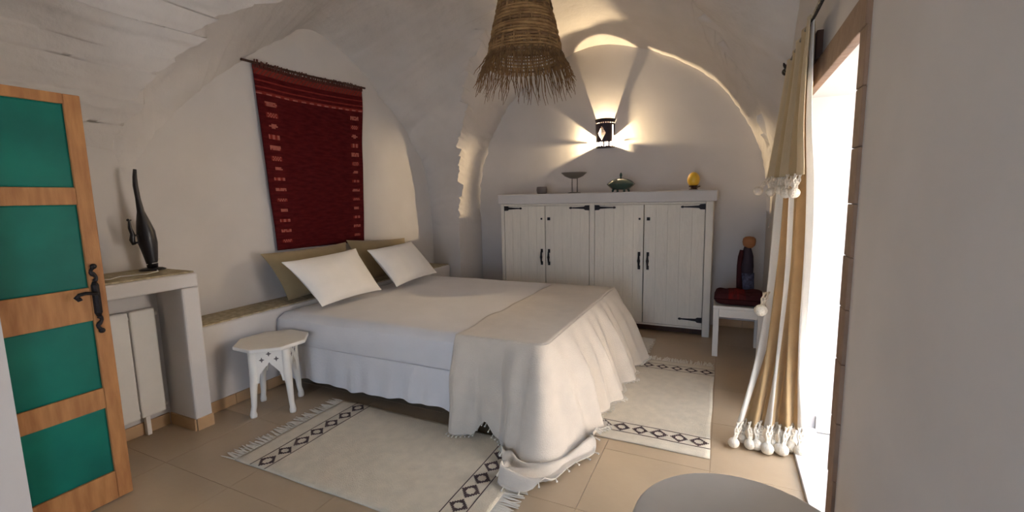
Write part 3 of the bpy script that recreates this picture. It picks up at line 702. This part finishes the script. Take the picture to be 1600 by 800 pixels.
def vfn(u, v): p = cfn(u, v*VV, .016 + .03*v, .026); p.x -= .02*v*(1-u); return p
vm = MB(); vm.grid(vfn, 80, 30, lambda u, v: 1 if (.15 < u < .4 or .6 < u < .8) else 0); vm.build('overlay', ['curtain_cream', 'curtain_sand'], cu, smooth=True, solid=.004)
def tassel(p, q, r, name='tassel'):
    """netted strands from hem point p to pompom centre q"""
    t = MB(); s = Vector((q[0]-p[0], q[1]-p[1], q[2]-p[2])); e = .022
    side = Vector((s.z, 0, -s.x)).normalized() if s.length > 0 else Vector((1, 0, 0)); side = Vector((.8, .6, 0))
    for sg in (-1, 1):
        t.tube([Vector(p)+side*e*sg, Vector(p)+s*.45, Vector(p)+s*.72+side*.012*sg, q], .0055, 6)
        t.tube([Vector(p)+side*e*sg*.2, Vector(p)+s*.35+side*e*sg, Vector(p)+s*.8, q], .0055, 6)
    t.ball(tuple(Vector(p)+s*.45), .011)
    o = t.build(name, 'pompom', cu, smooth=True)
    b = MB(); b.ball(tuple(q), r, 12, 8, .95); b.build('pompom', 'pompom', o, smooth=True)
rn = random.Random(3)
for i in range(11):
    u = (i+.4)/11; p = cfn(u, .985); g = rn.uniform(-.03, .02)
    q = (p.x-.02+rn.uniform(-.015, .015) - (.015 if i == 0 else 0), p.y-.05+g, .036)
    tassel(p, q, .034+rn.uniform(-.004, .004))
for i in range(6):
    u = (i+.3)/6; p = vfn(u, .99); tassel(p, (p.x-.015-(.05 if i == 0 else 0), p.y-.012, p.z-.095+rn.uniform(-.012, .012)), .030)
tassel((.262, 3.2, .93), (.228, 3.1, .835), .038, 'side_tassel')

# ================================================================== stool with cushion and figure
sl = thing('stool', 'white wooden stool between wardrobe and curtain', 'stool', (.155, 4.83, 0))
def sb(name, *a, bevel=.004): return MB().box(*a).build(name, 'white_paint', sl, bevel=bevel)
sb('seat', -.06, .37, 4.60, 5.05, .472, .50)
for lx in (-.058, .318):
    for ly in (4.602, 5.0): sb('leg', lx, lx+.05, ly, ly+.045, 0, .472)
sb('apron', -.008, .318, 4.606, 4.628, .392, .472); sb('apron', -.008, .318, 5.02, 5.042, .392, .472); sb('apron', -.054, -.032, 4.647, 5.0, .392, .472); sb('apron', .344, .366, 4.647, 5.0, .392, .472)
cs = MB()
def cush(sg):
    def f(u, v):
        a, b = 2*u-1, 2*v-1; t = max(0, (1-abs(a)**5)*(1-abs(b)**5))**.42
        return (.158+.215*a, 4.755+.15*b, .568 + sg*(.062*t+.003) + (.035 if sg > 0 else 0)*hnoise(a*1.6+4, b*1.6)*t)
    return f
cs.grid(cush(1), 24, 20, lambda u, v: 0 if .28 < u < .62 else 1); cs.grid(cush(-1), 24, 20, lambda u, v: 1)
tag(cs.build('cushion', ['cushion_red', 'cushion_dark'], smooth=True, loc=(.158, 4.775, .501)), 'dark red and brown cushion lying on the white stool', 'cushion')
fg = thing('carved_figure', 'slim dark carved ornament with brown top behind the cushion', 'ornament', (.225, 4.995, .50))
fb_ = MB(); fb_.lathe([(.055, 0), (.06, .02), (.066, .10), (.060, .22), (.062, .34), (.055, .44), (.038, .50), (.03, .53)], (.225, 4.995, .50), 16, sx=1, sy=.72); fb_.build('body', 'figure_dark', fg, smooth=True)
MB().lathe([(.03, .52), (.054, .545), (.060, .58), (.056, .612), (.036, .63), (.001, .635)], (.238, 4.995, .50), 16, sx=1, sy=.8).build('top_cap', 'tan_skin', fg, smooth=True)
MB().lathe([(.062, .06), (.068, .12), (.064, .22), (.064, .27), (.061, .27), (.06, .06)], (.232, 4.99, .50), 16, sx=.98, sy=.8).build('patterned_wrap', 'figure_blue', fg, smooth=True)
MB().tube([(.175, 4.96, 1.0), (.165, 4.95, .93), (.155, 4.945, .84), (.160, 4.95, .72), (.17, 4.955, .60)], [.018, .024, .020, .024, .03], 8).build('side_arm', 'cushion_dark', fg, smooth=True)

# ================================================================== round table in the foreground
rt = thing('round_table', 'low round white table in the near right corner', 'table', (.095, 1.44, 0))
MB().lathe([(.30, .462), (.325, .466), (.335, .478), (.335, .492), (.328, .50), (.001, .502)], (.092, 1.44, 0), 48).build('table_top', 'table_grey', rt, smooth=False, bevel=.004)
MB().lathe([(.06, .03), (.05, .10), (.045, .40), (.09, .462)], (.092, 1.44, 0), 20).build('column', 'table_grey', rt, smooth=True)
MB().lathe([(.20, 0), (.20, .02), (.06, .04)], (.092, 1.44, 0), 28).build('base', 'table_grey', rt, smooth=True)
# ---- the sconce's own bulb light
ld = bpy.data.lights.new('sconce_bulb_light', 'POINT'); ld.energy = 80; ld.color = (1, .76, .45); ld.shadow_soft_size = .008
lo = bpy.data.objects.new('sconce_bulb_light', ld); C.objects.link(lo); lo.location = (sx, YB-.062, 2.222)
bpy.context.view_layer.update()
